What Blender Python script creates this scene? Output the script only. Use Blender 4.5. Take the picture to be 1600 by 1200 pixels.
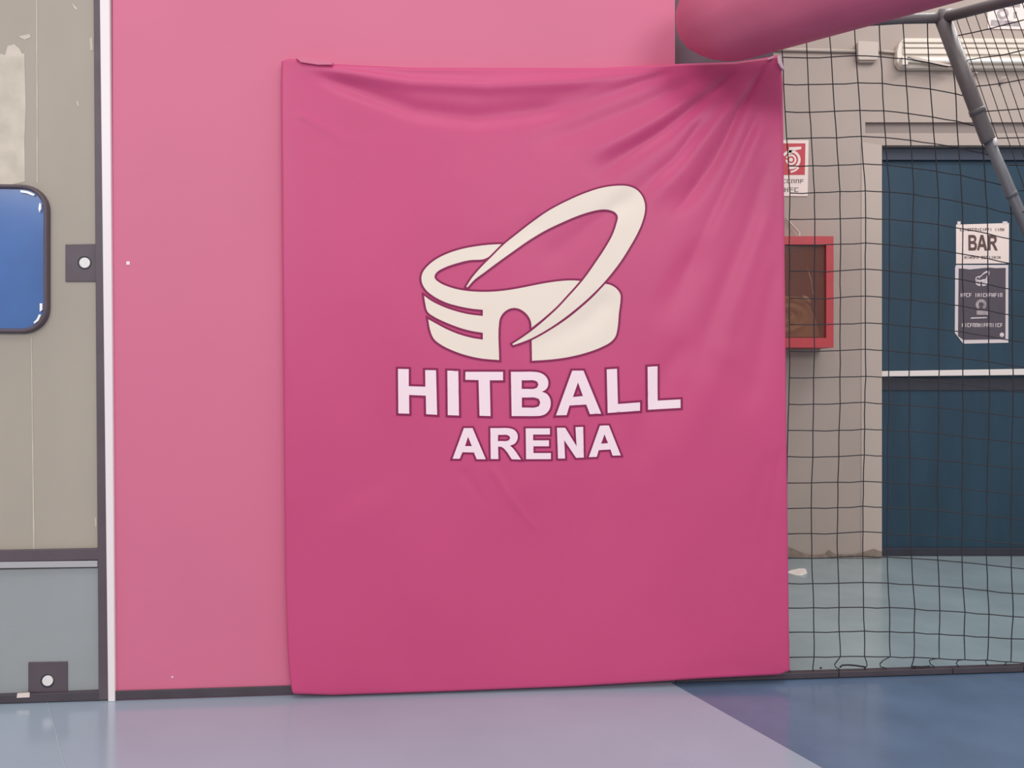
import bpy, bmesh, math, random
import numpy as np
from mathutils import Vector, Matrix
from mathutils.geometry import delaunay_2d_cdt

for o in list(bpy.data.objects):
    bpy.data.objects.remove(o)
random.seed(7)
S = bpy.context.scene
COL = S.collection

# ------------------------------------------------------------------ camera
FPX = 1250.0                      # focal length in pixels of a 1600 px wide frame
CAM_H = 1.10
CAM = Vector((0, 0, CAM_H))
cd = bpy.data.cameras.new('camera')
cd.sensor_width = 36.0
cd.lens = 36.0 * FPX / 1600.0
cd.clip_start = 0.05
cam = bpy.data.objects.new('camera', cd)
cam.location = CAM
cam.rotation_euler = (math.radians(90), 0, 0)
COL.objects.link(cam)
S.camera = cam

# ------------------------------------------------------------------ light and exposure
S.view_settings.view_transform = 'Standard'
S.view_settings.look = 'None'
S.view_settings.gamma = 1.0
S.view_settings.use_curve_mapping = False
S.view_settings.exposure = 0.0
wd = bpy.data.worlds.new('hall_ambient')
S.world = wd
wd.use_nodes = True
bg = wd.node_tree.nodes['Background']
bg.inputs[0].default_value = (1.0, 0.97, 0.95, 1)
bg.inputs[1].default_value = 0.76


def area(name, loc, target, sx, sy, power, col=(1, 1, 1)):
    l = bpy.data.lights.new(name, 'AREA')
    l.shape = 'RECTANGLE'
    l.size = sx
    l.size_y = sy
    l.energy = power
    l.color = col
    o = bpy.data.objects.new(name, l)
    o.location = loc
    d = Vector(target) - Vector(loc)
    o.rotation_euler = d.to_track_quat('-Z', 'Y').to_euler()
    COL.objects.link(o)
    return o


area('hall_light', (-4.2, -6.0, 4.6), (-0.4, 2.9, 1.2), 4.0, 1.6, 180, (1.0, 0.97, 0.97))
area('hall_light', (3.6, -6.0, 4.6), (0.4, 2.9, 1.2), 4.0, 1.6, 180, (1.0, 0.97, 0.97))
area('hall_light', (-0.6, -0.4, 6.2), (-0.3, 2.2, 1), 3.0, 1.0, 55, (1.0, 0.97, 0.97))
area('corridor_light', (2.6, 3.2, 4.2), (2.5, 3.3, 0), 2.6, 0.3, 46, (1.0, 0.97, 0.95))

# ------------------------------------------------------------------ frames (real planes of the place)
PSI = math.atan(50 / 1600 / 475 * FPX)
Z0 = CAM_H * FPX / 475.0
Z1 = CAM_H * FPX / 272.0


class Frame:
    def __init__(s, o, yaw):
        s.o = Vector(o)
        s.yaw = yaw
        s.ux = Vector((math.cos(yaw), math.sin(yaw), 0))
        s.n = Vector((math.sin(yaw), -math.cos(yaw), 0))

    def P(s, u, v, w=0.0):
        return s.o + s.ux * u + s.n * w + Vector((0, 0, v))

    def hit(s, x, y, w=0.0):
        d = Vector(((x - 800) / FPX, 1, (600 - y) / FPX))
        t = s.n.dot(s.o + s.n * w - CAM) / s.n.dot(d)
        return CAM + d * t

    def uv(s, x, y, w=0.0):
        p = s.hit(x, y, w)
        return ((p - s.o).dot(s.ux), p.z)


FR = Frame((0, Z0, 0), PSI)       # padded wall, banner, net, roller door
FB = Frame((0, Z1, 0), 0.0)       # wall with the blue door, beyond the net


def floor_pt(x, y, z=0.0):
    d = Vector(((x - 800) / FPX, 1, (600 - y) / FPX))
    t = (z - CAM_H) / d.z
    return CAM + d * t


def at_depth(x, y, Z):
    return Vector(((x - 800) / FPX * Z, Z, CAM_H + (600 - y) / FPX * Z))


# ------------------------------------------------------------------ materials
def mat(name, col, rough=0.5, spec=0.5, metal=0.0, var=0.0, vscale=3.0, bump=0.0, bscale=40.0,
        coat=0.0, emit=None, stretch=(1, 1, 1), col2=None, bdist=0.002):
    m = bpy.data.materials.new(name)
    m.use_nodes = True
    nt = m.node_tree
    b = nt.nodes['Principled BSDF']
    b.inputs['Base Color'].default_value = (*col, 1)
    b.inputs['Roughness'].default_value = rough
    b.inputs['Specular IOR Level'].default_value = spec
    b.inputs['Metallic'].default_value = metal
    b.inputs['Coat Weight'].default_value = coat
    b.inputs['Coat Roughness'].default_value = 0.15
    tc = nt.nodes.new('ShaderNodeTexCoord')
    mp = nt.nodes.new('ShaderNodeMapping')
    mp.inputs['Scale'].default_value = stretch
    nt.links.new(tc.outputs['Object'], mp.inputs['Vector'])
    if var > 0 or col2:
        nz = nt.nodes.new('ShaderNodeTexNoise')
        nz.inputs['Scale'].default_value = vscale
        nz.inputs['Detail'].default_value = 5
        nt.links.new(mp.outputs['Vector'], nz.inputs['Vector'])
        rp = nt.nodes.new('ShaderNodeValToRGB')
        rp.color_ramp.elements[0].position = 0.3
        rp.color_ramp.elements[1].position = 0.7
        if col2:
            a, c = col, col2
        else:
            a = tuple(x * (1 - var) for x in col)
            c = tuple(min(1, x * (1 + var)) for x in col)
        rp.color_ramp.elements[0].color = (*a, 1)
        rp.color_ramp.elements[1].color = (*c, 1)
        nt.links.new(nz.outputs['Fac'], rp.inputs['Fac'])
        nt.links.new(rp.outputs['Color'], b.inputs['Base Color'])
    if bump > 0:
        nb = nt.nodes.new('ShaderNodeTexNoise')
        nb.inputs['Scale'].default_value = bscale
        nb.inputs['Detail'].default_value = 3
        nt.links.new(mp.outputs['Vector'], nb.inputs['Vector'])
        bp = nt.nodes.new('ShaderNodeBump')
        bp.inputs['Strength'].default_value = bump
        bp.inputs['Distance'].default_value = bdist
        nt.links.new(nb.outputs['Fac'], bp.inputs['Height'])
        nt.links.new(bp.outputs['Normal'], b.inputs['Normal'])
    if emit:
        b.inputs['Emission Color'].default_value = (*col, 1)
        b.inputs['Emission Strength'].default_value = emit
    return m


def srgb(r, g, b):
    f = lambda c: c / 12.92 if c <= 0.04045 else ((c + 0.055) / 1.055) ** 2.4
    return (f(r / 255), f(g / 255), f(b / 255))


M = {
    'pink_wall': mat('pink_wall', srgb(212, 112, 144), 0.5, 0.4, var=0.03, vscale=1.5, bump=0.15, bscale=9),
    'banner': mat('banner', srgb(201, 73, 123), 0.42, 0.45, var=0.03, vscale=2.5, bump=0.35, bscale=420, bdist=0.0006),
    'banner_edge': mat('banner_edge', srgb(196, 80, 126), 0.45),
    'print_cream': mat('print_cream', srgb(240, 226, 212), 0.45, 0.4, bump=0.2, bscale=420, bdist=0.0004),
    'print_white': mat('print_white', srgb(250, 226, 234), 0.45, 0.4, bump=0.2, bscale=420, bdist=0.0004),
    'print_dark': mat('print_dark', srgb(140, 28, 84), 0.5, 0.3),
    'pad': mat('pad', srgb(198, 98, 127), 0.5, 0.4, var=0.05, vscale=6, bump=0.3, bscale=60),
    'white_trim': mat('white_trim', srgb(240, 230, 232), 0.35, 0.5),
    'dark_rubber': mat('dark_rubber', srgb(92, 80, 88), 0.45, 0.4, var=0.08, vscale=12),
    'dark_base': mat('dark_base', srgb(74, 66, 74), 0.45, 0.4, var=0.1, vscale=15),
    'door_beige': mat('door_beige', srgb(172, 162, 150), 0.55, 0.35, var=0.07, vscale=2.2, bump=0.1, bscale=120, stretch=(1, 1, 0.5)),
    'door_patch': mat('door_patch', srgb(205, 195, 180), 0.6, 0.3, var=0.12, vscale=14),
    'door_grey': mat('door_grey', srgb(154, 158, 160), 0.35, 0.5, var=0.05, vscale=3),
    'strip_grey': mat('strip_grey', srgb(176, 174, 176), 0.35, 0.5),
    'bolt': mat('bolt', srgb(232, 228, 226), 0.35, 0.5, var=0.04, vscale=80),
    'blue_pane': mat('blue_pane', srgb(64, 106, 170), 0.16, 0.5, var=0.10, vscale=5, coat=0.4),
    'pane_glint': mat('pane_glint', srgb(250, 250, 255), 0.2, 0.6),
    'floor_blue': mat('floor_blue', srgb(98, 120, 148), 0.18, 0.6, var=0.12, vscale=3.5, bump=0.05, bscale=30),
    'floor_light': mat('floor_light', srgb(164, 180, 196), 0.17, 0.95, var=0.05, vscale=2.0, bump=0.04, bscale=30),
    'floor_far': mat('floor_far', srgb(150, 168, 174), 0.2, 0.6, var=0.12, vscale=2.5, bump=0.05, bscale=30),
    'weld': mat('weld', srgb(172, 188, 196), 0.35),
    'plaster': mat('plaster', srgb(172, 158, 150), 0.75, 0.25, var=0.05, vscale=2.2, bump=0.2, bscale=60),
    'plaster_light': mat('plaster_light', srgb(186, 172, 163), 0.75, 0.25),
    'plaster_rough': mat('plaster_rough', srgb(140, 126, 116), 0.9, 0.1, var=0.2, vscale=30, bump=0.6, bscale=90),
    'slot_grey': mat('slot_grey', srgb(140, 128, 124), 0.7, 0.3, var=0.04),
    'blue_door': mat('blue_door', srgb(36, 62, 80), 0.45, 0.35, var=0.14, vscale=3.0, stretch=(2.5, 1, 0.6)),
    'door_header': mat('door_header', srgb(54, 62, 78), 0.45, 0.4),
    'kick_plate': mat('kick_plate', srgb(50, 50, 62), 0.5, 0.4, var=0.1, vscale=10),
    'bar_white': mat('bar_white', srgb(228, 218, 214), 0.35),
    'sign_white': mat('sign_white', srgb(232, 214, 208), 0.5),
    'ink': mat('ink', srgb(92, 66, 64), 0.6),
    'poster_dark': mat('poster_dark', srgb(78, 68, 80), 0.45, var=0.08, vscale=8),
    'poster_white': mat('poster_white', srgb(214, 202, 204), 0.5),
    'poster_grey': mat('poster_grey', srgb(160, 148, 152), 0.5, var=0.3, vscale=30),
    'sign_red': mat('sign_red', srgb(190, 44, 60), 0.45),
    'sign_ink': mat('sign_ink', srgb(128, 112, 108), 0.6),
    'cab_red': mat('cab_red', srgb(186, 56, 66), 0.4, 0.5, var=0.06, vscale=10),
    'cab_inside': mat('cab_inside', srgb(84, 46, 44), 0.6),
    'hose': mat('hose', srgb(176, 140, 92), 0.8, 0.2, var=0.12, vscale=20, bump=0.4, bscale=120),
    'brass': mat('brass', srgb(220, 190, 140), 0.35, 0.5, metal=0.4),
    'conduit': mat('conduit', srgb(186, 172, 162), 0.5),
    'lamp_body': mat('lamp_body', srgb(216, 206, 194), 0.35, 0.5),
    'lamp_tube': mat('lamp_tube', srgb(255, 250, 242), 0.25, 0.6),
    'steel_grey': mat('steel_grey', srgb(112, 106, 106), 0.4, 0.5, var=0.08, vscale=14),
    'steel_light': mat('steel_light', srgb(102, 104, 110), 0.4, 0.5, metal=0.0, var=0.08, vscale=14),
    'column_grey': mat('column_grey', srgb(112, 98, 108), 0.6, 0.3, var=0.06),
    'cord': mat('cord', srgb(58, 57, 62), 0.8, 0.2),
    'bolt_white': mat('bolt_white', srgb(252, 246, 244), 0.3),
    'paper': mat('paper', srgb(236, 226, 220), 0.7),
}

# hose cabinet glass, brownish haze painted in to lighten the dark inside
gm = bpy.data.materials.new('cabinet_glass')
gm.use_nodes = True
gb = gm.node_tree.nodes['Principled BSDF']
gb.inputs['Base Color'].default_value = (*srgb(150, 96, 84), 1)
gb.inputs['Roughness'].default_value = 0.08
gb.inputs['Alpha'].default_value = 0.30
M['glass'] = gm


# ------------------------------------------------------------------ builders
class MB:
    """collects world-space geometry, linked as ONE mesh object"""

    def __init__(s):
        s.v = []
        s.f = []

    def ring_prism(s, front, back):
        b = len(s.v)
        n = len(front)
        s.v += list(front) + list(back)
        s.f.append(tuple(range(b, b + n)))
        s.f.append(tuple(range(b + 2 * n - 1, b + n - 1, -1)))
        for i in range(n):
            j = (i + 1) % n
            s.f.append((b + i, b + n + i, b + n + j, b + j))
        return s

    def slab(s, fr, px, w0, w1):
        """outline seen at pixels px, standing on plane w1 of the frame, thick back to w0"""
        uv = [fr.uv(x, y, w1) for x, y in px]
        return s.slab_uv(fr, uv, w0, w1)

    def slab_uv(s, fr, uv, w0, w1):
        return s.ring_prism([fr.P(u, v, w1) for u, v in uv], [fr.P(u, v, w0) for u, v in uv])

    def rect_uv(s, fr, u0, u1, v0, v1, w0, w1):
        return s.slab_uv(fr, [(u0, v0), (u1, v0), (u1, v1), (u0, v1)], w0, w1)

    def rect_px(s, fr, x0, x1, y0, y1, w0, w1):
        return s.slab(fr, [(x0, y1), (x1, y1), (x1, y0), (x0, y0)], w0, w1)

    def tube(s, pts, r, n=8, cap=True, radii=None):
        pts = [Vector(p) for p in pts]
        b = len(s.v)
        k = len(pts)
        prev = None
        for i, p in enumerate(pts):
            t = (pts[min(i + 1, k - 1)] - pts[max(i - 1, 0)]).normalized()
            if prev is None:
                a = Vector((0, 0, 1)) if abs(t.z) < 0.9 else Vector((0, 1, 0))
                nrm = (a - t * a.dot(t)).normalized()
            else:
                nrm = (prev - t * prev.dot(t)).normalized()
            prev = nrm
            bi = t.cross(nrm)
            rr = radii[i] if radii else r
            for q in range(n):
                an = 2 * math.pi * q / n
                s.v.append(p + (nrm * math.cos(an) + bi * math.sin(an)) * rr)
        for i in range(k - 1):
            for q in range(n):
                q2 = (q + 1) % n
                s.f.append((b + i * n + q, b + i * n + q2, b + (i + 1) * n + q2, b + (i + 1) * n + q))
        if cap:
            s.f.append(tuple(b + q for q in range(n - 1, -1, -1)))
            s.f.append(tuple(b + (k - 1) * n + q for q in range(n)))
        return s

    def disc(s, fr, cx, cy, rpx, w0, w1, n=28):
        c = fr.uv(cx, cy, w1)
        e = fr.uv(cx + rpx, cy, w1)
        r = abs(e[0] - c[0])
        uv = [(c[0] + r * math.cos(2 * math.pi * i / n), c[1] + r * math.sin(2 * math.pi * i / n)) for i in range(n)]
        return s.slab_uv(fr, uv, w0, w1)

    def build(s, name, m, parent=None, base=None, yaw=0.0, bevel=0.0, smooth=False):
        me = bpy.data.meshes.new(name)
        if parent is not None:
            ro = ROOT[parent.name]
            base, yaw = ro
        if base is None:
            xs = [p[0] for p in s.v]; ys = [p[1] for p in s.v]; zs = [p[2] for p in s.v]
            base = Vector(((min(xs) + max(xs)) / 2, (min(ys) + max(ys)) / 2, min(zs)))
        R = Matrix.Rotation(-yaw, 3, 'Z')
        me.from_pydata([R @ (Vector(p) - base) for p in s.v], [], s.f)
        me.materials.append(m)
        bm = bmesh.new()
        bm.from_mesh(me)
        bmesh.ops.recalc_face_normals(bm, faces=bm.faces)
        bm.to_mesh(me)
        bm.free()
        if smooth:
            me.polygons.foreach_set('use_smooth', [True] * len(me.polygons))
        o = bpy.data.objects.new(name, me)
        COL.objects.link(o)
        if parent is not None:
            o.parent = parent
        else:
            o.location = base
            o.rotation_euler = (0, 0, yaw)
        ROOT[o.name] = (base, yaw)
        if bevel:
            bv = o.modifiers.new('bevel', 'BEVEL')
            bv.width = bevel
            bv.segments = 2
            bv.limit_method = 'ANGLE'
        return o


ROOT = {}


def empty(name, base, yaw=0.0):
    o = bpy.data.objects.new(name, None)
    o.empty_display_size = 0.1
    COL.objects.link(o)
    o.location = base
    o.rotation_euler = (0, 0, yaw)
    ROOT[o.name] = (Vector(base), yaw)
    return o


def tag(o, label, cat, group=None):
    o['label'] = label
    o['category'] = cat
    if group:
        o['group'] = group
    return o


def structure(o, label=None):
    o['kind'] = 'structure'
    if label:
        o['label'] = label
    return o


def partlabel(o, label):
    o['label'] = label
    return o


# ------------------------------------------------------------------ floor
fl = empty('floor', (0, 2.0, 0))
structure(fl)
m = MB()
m.ring_prism([Vector(p) for p in ((-7, -9, -0.003), (8, -9, -0.003), (8, 5.2, -0.003), (-7, 5.2, -0.003))],
             [Vector(p) for p in ((-7, -9, -0.1), (8, -9, -0.1), (8, 5.2, -0.1), (-7, 5.2, -0.1))])
m.build('floor_slab', M['floor_blue'], fl)


def sheet(poly, mm, name='floor_sheet', z0=-0.0029, z1=0.0):
    mb = MB()
    mb.ring_prism([Vector((p[0], p[1], z1)) for p in poly], [Vector((p[0], p[1], z0)) for p in poly])
    return mb.build(name, mm, fl)


# edge between the pale court sheets and the blue sheet, and the two welded joints
eA = floor_pt(1065, 1076); eB = floor_pt(1285, 1200)
dE = (eB - eA).normalized()
sA = floor_pt(77, 1106); sB = floor_pt(102, 1200)
dS = (sB - sA).normalized()
cA = floor_pt(965, 1138); cB = floor_pt(1080, 1200)


def along(p, d, y):
    return p + d * ((y - p.y) / d.y)


Yw = 2.97
E0 = along(eA, dE, Yw); E1 = along(eA, dE, 0.3)
S0 = along(sA, dS, Yw - 0.2); S1 = along(sA, dS, 0.3)
G = Vector((0.0012, 0, 0))
partlabel(sheet([S0 + G, S1 + G, E1, E0], M['floor_light']), 'pale blue grey court sheet in front of the banner')
partlabel(sheet([(-4, Yw - 0.3), (-4, 0.3), S1 - G, S0 - G], M['floor_light']), 'pale blue grey court sheet before the grey door')
w_ = MB(); w_.tube([S0 + Vector((0, 0, -0.0008)), S1 + Vector((0, 0, -0.0008))], 0.0018, 6)
w_.build('weld_seam', M['weld'], fl)
w_ = MB(); w_.tube([floor_pt(990, 1138) + Vector((0, 0, -0.0006)), along(cB, (cB - cA).normalized(), 0.3) + Vector((0, 0, -0.0006))], 0.0011, 6)
partlabel(w_.build('weld_seam', M['floor_light'], fl), 'faint thin joint in the pale sheet')
# corridor floor beyond the kerb
k0 = FR.P(-3, 0, -0.03); k1 = FR.P(5.2, 0, -0.03)
partlabel(sheet([(k1.x, k1.y), (7.9, k1.y), (7.9, 5.18), (-3.6, 5.18), (k0.x, k0.y)], M['floor_far']),
          'grey green floor of the corridor beyond the net')

# ------------------------------------------------------------------ far wall with blue door
TOPV = 4.4
uD0, vDt = FB.uv(1378, 227, 0)
uD1 = uD0 + 2.0
_, vS0 = FB.uv(1352, 208, 0); uS0, vS1 = FB.uv(1352, 191, 0)
uS1 = uD1 + 0.12
wb = MB()
uL, uR = -3.4, 8.0
T = -0.14
wb.rect_uv(FB, uL, uS0, 0, TOPV, T, 0)
wb.rect_uv(FB, uS0, uD0, 0, vS0, T, 0)
wb.rect_uv(FB, uS0, uS1, vS1, TOPV, T, 0)
wb.rect_uv(FB, uD0, uS1, vDt, vS0, T, 0)
wb.rect_uv(FB, uD1, uS1, 0, vDt, T, 0)
wb.rect_uv(FB, uS1, uR, 0, TOPV, T, 0)
wall_far = structure(wb.build('wall_back', M['plaster']))
sb = MB().rect_uv(FB, uS0 - .02, uS1 + .02, vS0 - .02, vS1 + .02, -0.08, -0.022)
sb.build('recess_panel', M['slot_grey'], wall_far)
# lighter plaster band round the door
jb = MB()
jb.slab(FB, [(1346, 870), (1378, 871), (1378, 227), (1346, 222)], 0, 0.004)
partlabel(jb.build('door_surround', M['plaster_light'], wall_far), 'paler plaster strip beside the blue door')
# broken plaster along the foot
pb = MB()
pts = [(1225, 872)]
pts += [(1380 - 2, 872), (1378, 862), (1366, 858), (1352, 862), (1338, 866), (1322, 867), (1305, 866), (1296, 860), (1290, 866), (1272, 868), (1256, 865), (1240, 858), (1225, 852)]
pb.slab(FB, pts, 0.002, 0.012)
partlabel(pb.build('broken_plaster', M['plaster_rough'], wall_far), 'crumbled plaster along the wall foot')

door = empty('door_2', FB.P((uD0 + uD1) / 2, 0, -0.09))
structure(door, 'dark blue door beyond the net')
mb = MB().rect_uv(FB, uD0, uD1, 0.005, vDt, -0.13, -0.075)
mb.build('door_leaf', M['blue_door'], door)
_, vh = FB.uv(1400, 250, -0.05)
MB().rect_uv(FB, uD0 + .002, uD1, vh, vDt - .002, -0.075, -0.05).build('door_header', M['door_header'], door, bevel=.003)
x0u, v0 = FB.uv(1379, 588, -0.03); _, v1 = FB.uv(1379, 578, -0.03)
MB().slab(FB, [(1379, 588), (1420, 587.5), (1420, 580), (1379, 581)] , -0.075, -0.03)
pbm = MB(); pbm.slab_uv(FB, [(uD0 + .004, v0 - .002), (uD1 - .03, v0 + .018), (uD1 - .03, v1 + .024), (uD0 + .004, v1 - .008)], -0.075, -0.03)
pbm.build('push_bar', M['bar_white'], door, bevel=.004)
_, vk = FB.uv(1400, 856, -0.06)
MB().rect_uv(FB, uD0 + .003, uD1 - .003, 0.003, vk, -0.075, -0.055).build('kick_plate', M['kick_plate'], door, bevel=.003)
_, vg = FB.uv(1400, 610, -0.07)
MB().rect_uv(FB, uD0 + .004, uD1 - .004, vg, v0 - .012, -0.075, -0.066).build('push_bar_shade', M['kick_plate'], door, bevel=.002)  # dark plate added for the shade below the push bar
WD = -0.075    # plane of the door leaf


# ------------------------------------------------------------------ polygon print tools
def densify(poly, step):
    out = []
    n = len(poly)
    for i in range(n):
        a = np.array(poly[i], float); b = np.array(poly[(i + 1) % n], float)
        k = max(1, int(math.ceil(np.linalg.norm(b - a) / step)))
        for j in range(k):
            out.append(tuple(a + (b - a) * j / k))
    return out


def smooth_poly(poly, sub=5, lim=48):
    """Catmull-Rom through the points; corners sharper than lim stay sharp"""
    n = len(poly)
    P = [np.array(p, float) for p in poly]
    corner = []
    for i in range(n):
        a = P[i] - P[i - 1]; b = P[(i + 1) % n] - P[i]
        c = np.dot(a, b) / (np.linalg.norm(a) * np.linalg.norm(b) + 1e-9)
        corner.append(math.degrees(math.acos(max(-1, min(1, c)))) > lim)
    out = []
    for i in range(n):
        j = (i + 1) % n
        p1, p2 = P[i], P[j]
        L = np.linalg.norm(p2 - p1)
        def tang(k, pa, pb):
            a = P[k] - P[k - 1]; b = P[(k + 1) % n] - P[k]
            t = a / (np.linalg.norm(a) + 1e-9) + b / (np.linalg.norm(b) + 1e-9)
            return t / (np.linalg.norm(t) + 1e-9) * L
        t1 = (p2 - p1) if corner[i] else tang(i, p1, p2)
        t2 = (p2 - p1) if corner[j] else tang(j, p1, p2)
        for q in range(sub):
            t = q / sub
            h = (2*t**3 - 3*t**2 + 1) * p1 + (t**3 - 2*t**2 + t) * t1 + (-2*t**3 + 3*t**2) * p2 + (t**3 - t**2) * t2
            out.append(tuple(h))
    return out


def signed_area(p):
    return 0.5 * sum(p[i][0] * p[(i + 1) % len(p)][1] - p[(i + 1) % len(p)][0] * p[i][1] for i in range(len(p)))


def fill(polys, step):
    """triangles of outer minus holes, with interior points every step px"""
    vs, es = [], []
    for p in polys:
        d = densify(p, step)
        b = len(vs)
        vs += [Vector(q) for q in d]
        es += [(b + i, b + (i + 1) % len(d)) for i in range(len(d))]
    xs = [p[0] for p in polys[0]]; ys = [p[1] for p in polys[0]]
    gx = np.arange(min(xs) + step / 2, max(xs), step); gy = np.arange(min(ys) + step / 2, max(ys), step)
    for x in gx:
        for y in gy:
            vs.append(Vector((float(x), float(y))))
    r = delaunay_2d_cdt(vs, es, [], 0, 1e-4)
    V = [tuple(v) for v in r[0]]
    F = []
    arr = [np.array(p) for p in polys]
    for f in r[2]:
        c = np.mean([V[i] for i in f], axis=0)
        ins = False
        for a in arr:
            x1, y1 = a[:, 0], a[:, 1]
            x2, y2 = np.roll(x1, -1), np.roll(y1, -1)
            cr = ((y1 > c[1]) != (y2 > c[1])) & (c[0] < (x2 - x1) * (c[1] - y1) / (y2 - y1 + 1e-12) + x1)
            if cr.sum() % 2:
                ins = not ins
        if ins:
            F.append(tuple(f))
    used = sorted({i for f in F for i in f})
    mp = {k: i for i, k in enumerate(used)}
    return [V[k] for k in used], [tuple(mp[i] for i in f) for f in F]


def ribbon(poly, width, hole=False, step=5):
    """strip lying outside an outline"""
    d = densify(poly, step)
    n = len(d)
    sgn = 1 if signed_area(poly) > 0 else -1
    if hole:
        sgn = -sgn
    V, F = [], []
    for i in range(n):
        a = np.array(d[i]) - np.array(d[i - 1]); b = np.array(d[(i + 1) % n]) - np.array(d[i])
        na = np.array([a[1], -a[0]]) / (np.linalg.norm(a) + 1e-9); nb = np.array([b[1], -b[0]]) / (np.linalg.norm(b) + 1e-9)
        o = (na + nb) / max(0.35, 1 + np.dot(na, nb)) * sgn
        V.append(tuple(np.array(d[i]) - o * 0.6)); V.append(tuple(np.array(d[i]) + o * width))
    for i in range(n):
        j = (i + 1) % n
        F.append((2 * i, 2 * j, 2 * j + 1, 2 * i + 1))
    return V, F


# ------------------------------------------------------------------ banner surface
BW = 0.048          # plane of the banner front


def seg_dist(px, py, line):
    """distance to a polyline, which side, and the position along it (0..1)"""
    best = np.full(px.shape, 1e9); sd = np.zeros(px.shape); tt = np.zeros(px.shape)
    L = [0]
    for a, b in zip(line[:-1], line[1:]):
        L.append(L[-1] + math.hypot(b[0] - a[0], b[1] - a[1]))
    for k, (a, b) in enumerate(zip(line[:-1], line[1:])):
        dx, dy = b[0] - a[0], b[1] - a[1]
        l2 = dx * dx + dy * dy
        t = np.clip(((px - a[0]) * dx + (py - a[1]) * dy) / l2, 0, 1)
        qx, qy = a[0] + t * dx, a[1] + t * dy
        d = np.hypot(px - qx, py - qy)
        s = np.sign((px - a[0]) * dy - (py - a[1]) * dx)
        m_ = d < best
        best = np.where(m_, d, best); sd = np.where(m_, s * d, sd); tt = np.where(m_, (L[k] + t * (L[k + 1] - L[k])) / L[-1], tt)
    return best, sd, tt


# (polyline, half width px at start, at end, height m at start, at end)
CREASES = [
    # valleys running from the upper right corner down to the left
    ([(1203, 92), (1157, 170), (1135, 221), (1094, 287), (1039, 346)], 5, 17, -0.0035, -0.0050),
    ([(1158, 106), (1076, 170), (1039, 203), (973, 243), (915, 284)], 7, 19, -0.0045, -0.0062),
    ([(1112, 178), (1061, 243), (1010, 290), (950, 350)], 8, 20, -0.0030, -0.0030),
    ([(1195, 150), (1150, 262), (1100, 365), (1060, 455), (1020, 520)], 8, 26, -0.0020, -0.0055),
    ([(1208, 230), (1165, 370), (1125, 480), (1085, 600)], 10, 24, -0.0020, -0.0040),
    ([(1215, 400), (1190, 540), (1165, 660)], 10, 22, -0.0012, -0.0026),
    ([(1100, 118), (1000, 165), (900, 205), (820, 225)], 8, 20, -0.0030, -0.0030),
    ([(1060, 108), (960, 140), (880, 168), (800, 186)], 6, 18, -0.0025, -0.0035),
    ([(1200, 96), (1150, 182), (1118, 252), (1070, 318), (1035, 352)], 4, 7, -0.0016, -0.0016),
    ([(1150, 112), (1070, 178), (1020, 214), (965, 247)], 4, 8, -0.0018, -0.0020),
    ([(1190, 112), (1140, 200), (1100, 262), (1060, 330)], 4, 8, -0.0013, -0.0013),
    ([(1196, 150), (1140, 280), (1092, 385), (1060, 455)], 4, 10, -0.0011, -0.0014),
    ([(1098, 182), (1060, 243), (1012, 286)], 4, 8, -0.0010, -0.0012),
    # ridges between them
    ([(1180, 118), (1115, 200), (1060, 270), (1000, 330)], 7, 18, 0.0030, 0.0040),
    ([(1120, 128), (1050, 175), (980, 215), (900, 250)], 7, 18, 0.0028, 0.0034),
    ([(1200, 180), (1130, 320), (1075, 420)], 8, 22, 0.0022, 0.0040),
    ([(1205, 320), (1155, 450), (1105, 580)], 10, 24, 0.0016, 0.0034),
    ([(1060, 100), (985, 124), (900, 158), (800, 205)], 6, 18, 0.0022, 0.0022),
    # sag under the top hem
    ([(470, 106), (560, 140), (650, 172), (740, 184), (850, 172), (940, 140)], 12, 20, -0.0085, -0.0055),
    ([(455, 100), (520, 112), (640, 130), (760, 136), (900, 128), (1040, 108)], 9, 13, 0.0062, 0.0052),
    ([(455, 172), (520, 208), (575, 236)], 5, 10, 0.0016, 0.0003),
    # folds crossing the emblem
    ([(850, 338), (800, 378), (720, 400)], 14, 20, -0.0018, -0.0010),
    ([(985, 300), (955, 330), (900, 370), (840, 420)], 12, 20, -0.0028, -0.0020),
    ([(960, 455), (920, 500), (860, 530), (800, 555)], 16, 22, -0.0034, -0.0016),
    ([(1085, 520), (1040, 580), (1005, 660), (985, 760)], 16, 22, -0.0020, -0.0016),
    ([(1150, 520), (1090, 640), (1030, 760)], 22, 34, 0.0026, 0.0016),
    # lower creases
    ([(762, 722), (800, 782), (846, 838)], 7, 4, 0.0013, 0.0011),
    ([(720, 730), (765, 800)], 9, 6, -0.0010, -0.0006),
    ([(1205, 700), (1180, 800), (1165, 900)], 10, 18, -0.0014, -0.0006),
    ([(1222, 690), (1204, 800), (1190, 930)], 7, 14, -0.0014, -0.0006),
    ([(560, 760), (640, 900), (700, 1040)], 60, 80, 0.0025, 0.0015),
    ([(820, 760), (870, 950), (860, 1070)], 40, 60, -0.0020, -0.0010),
]


def disp(px, py):
    px = np.asarray(px, float); py = np.asarray(py, float)
    d = np.zeros(px.shape)
    for line, w0, w1, a0, a1 in CREASES:
        b, sd, t = seg_dist(px, py, line)
        w = w0 + (w1 - w0) * t
        a = (a0 + (a1 - a0) * t) * 1.9
        end = np.clip(np.minimum(t * 6 + 0.02, (1 - t) * 4), 0, 1)
        end = end * end * (3 - 2 * end)
        d += a * np.exp(-(b / w) ** 2) * end
    d += 0.0012 * np.sin(px / 61 + py / 93) + 0.0008 * np.sin(px / 37 - py / 51 + 1.3)
    d += 0.0045 * np.exp(-((px - 640) / 260) ** 2 - ((py - 640) / 320) ** 2)
    return d


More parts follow.
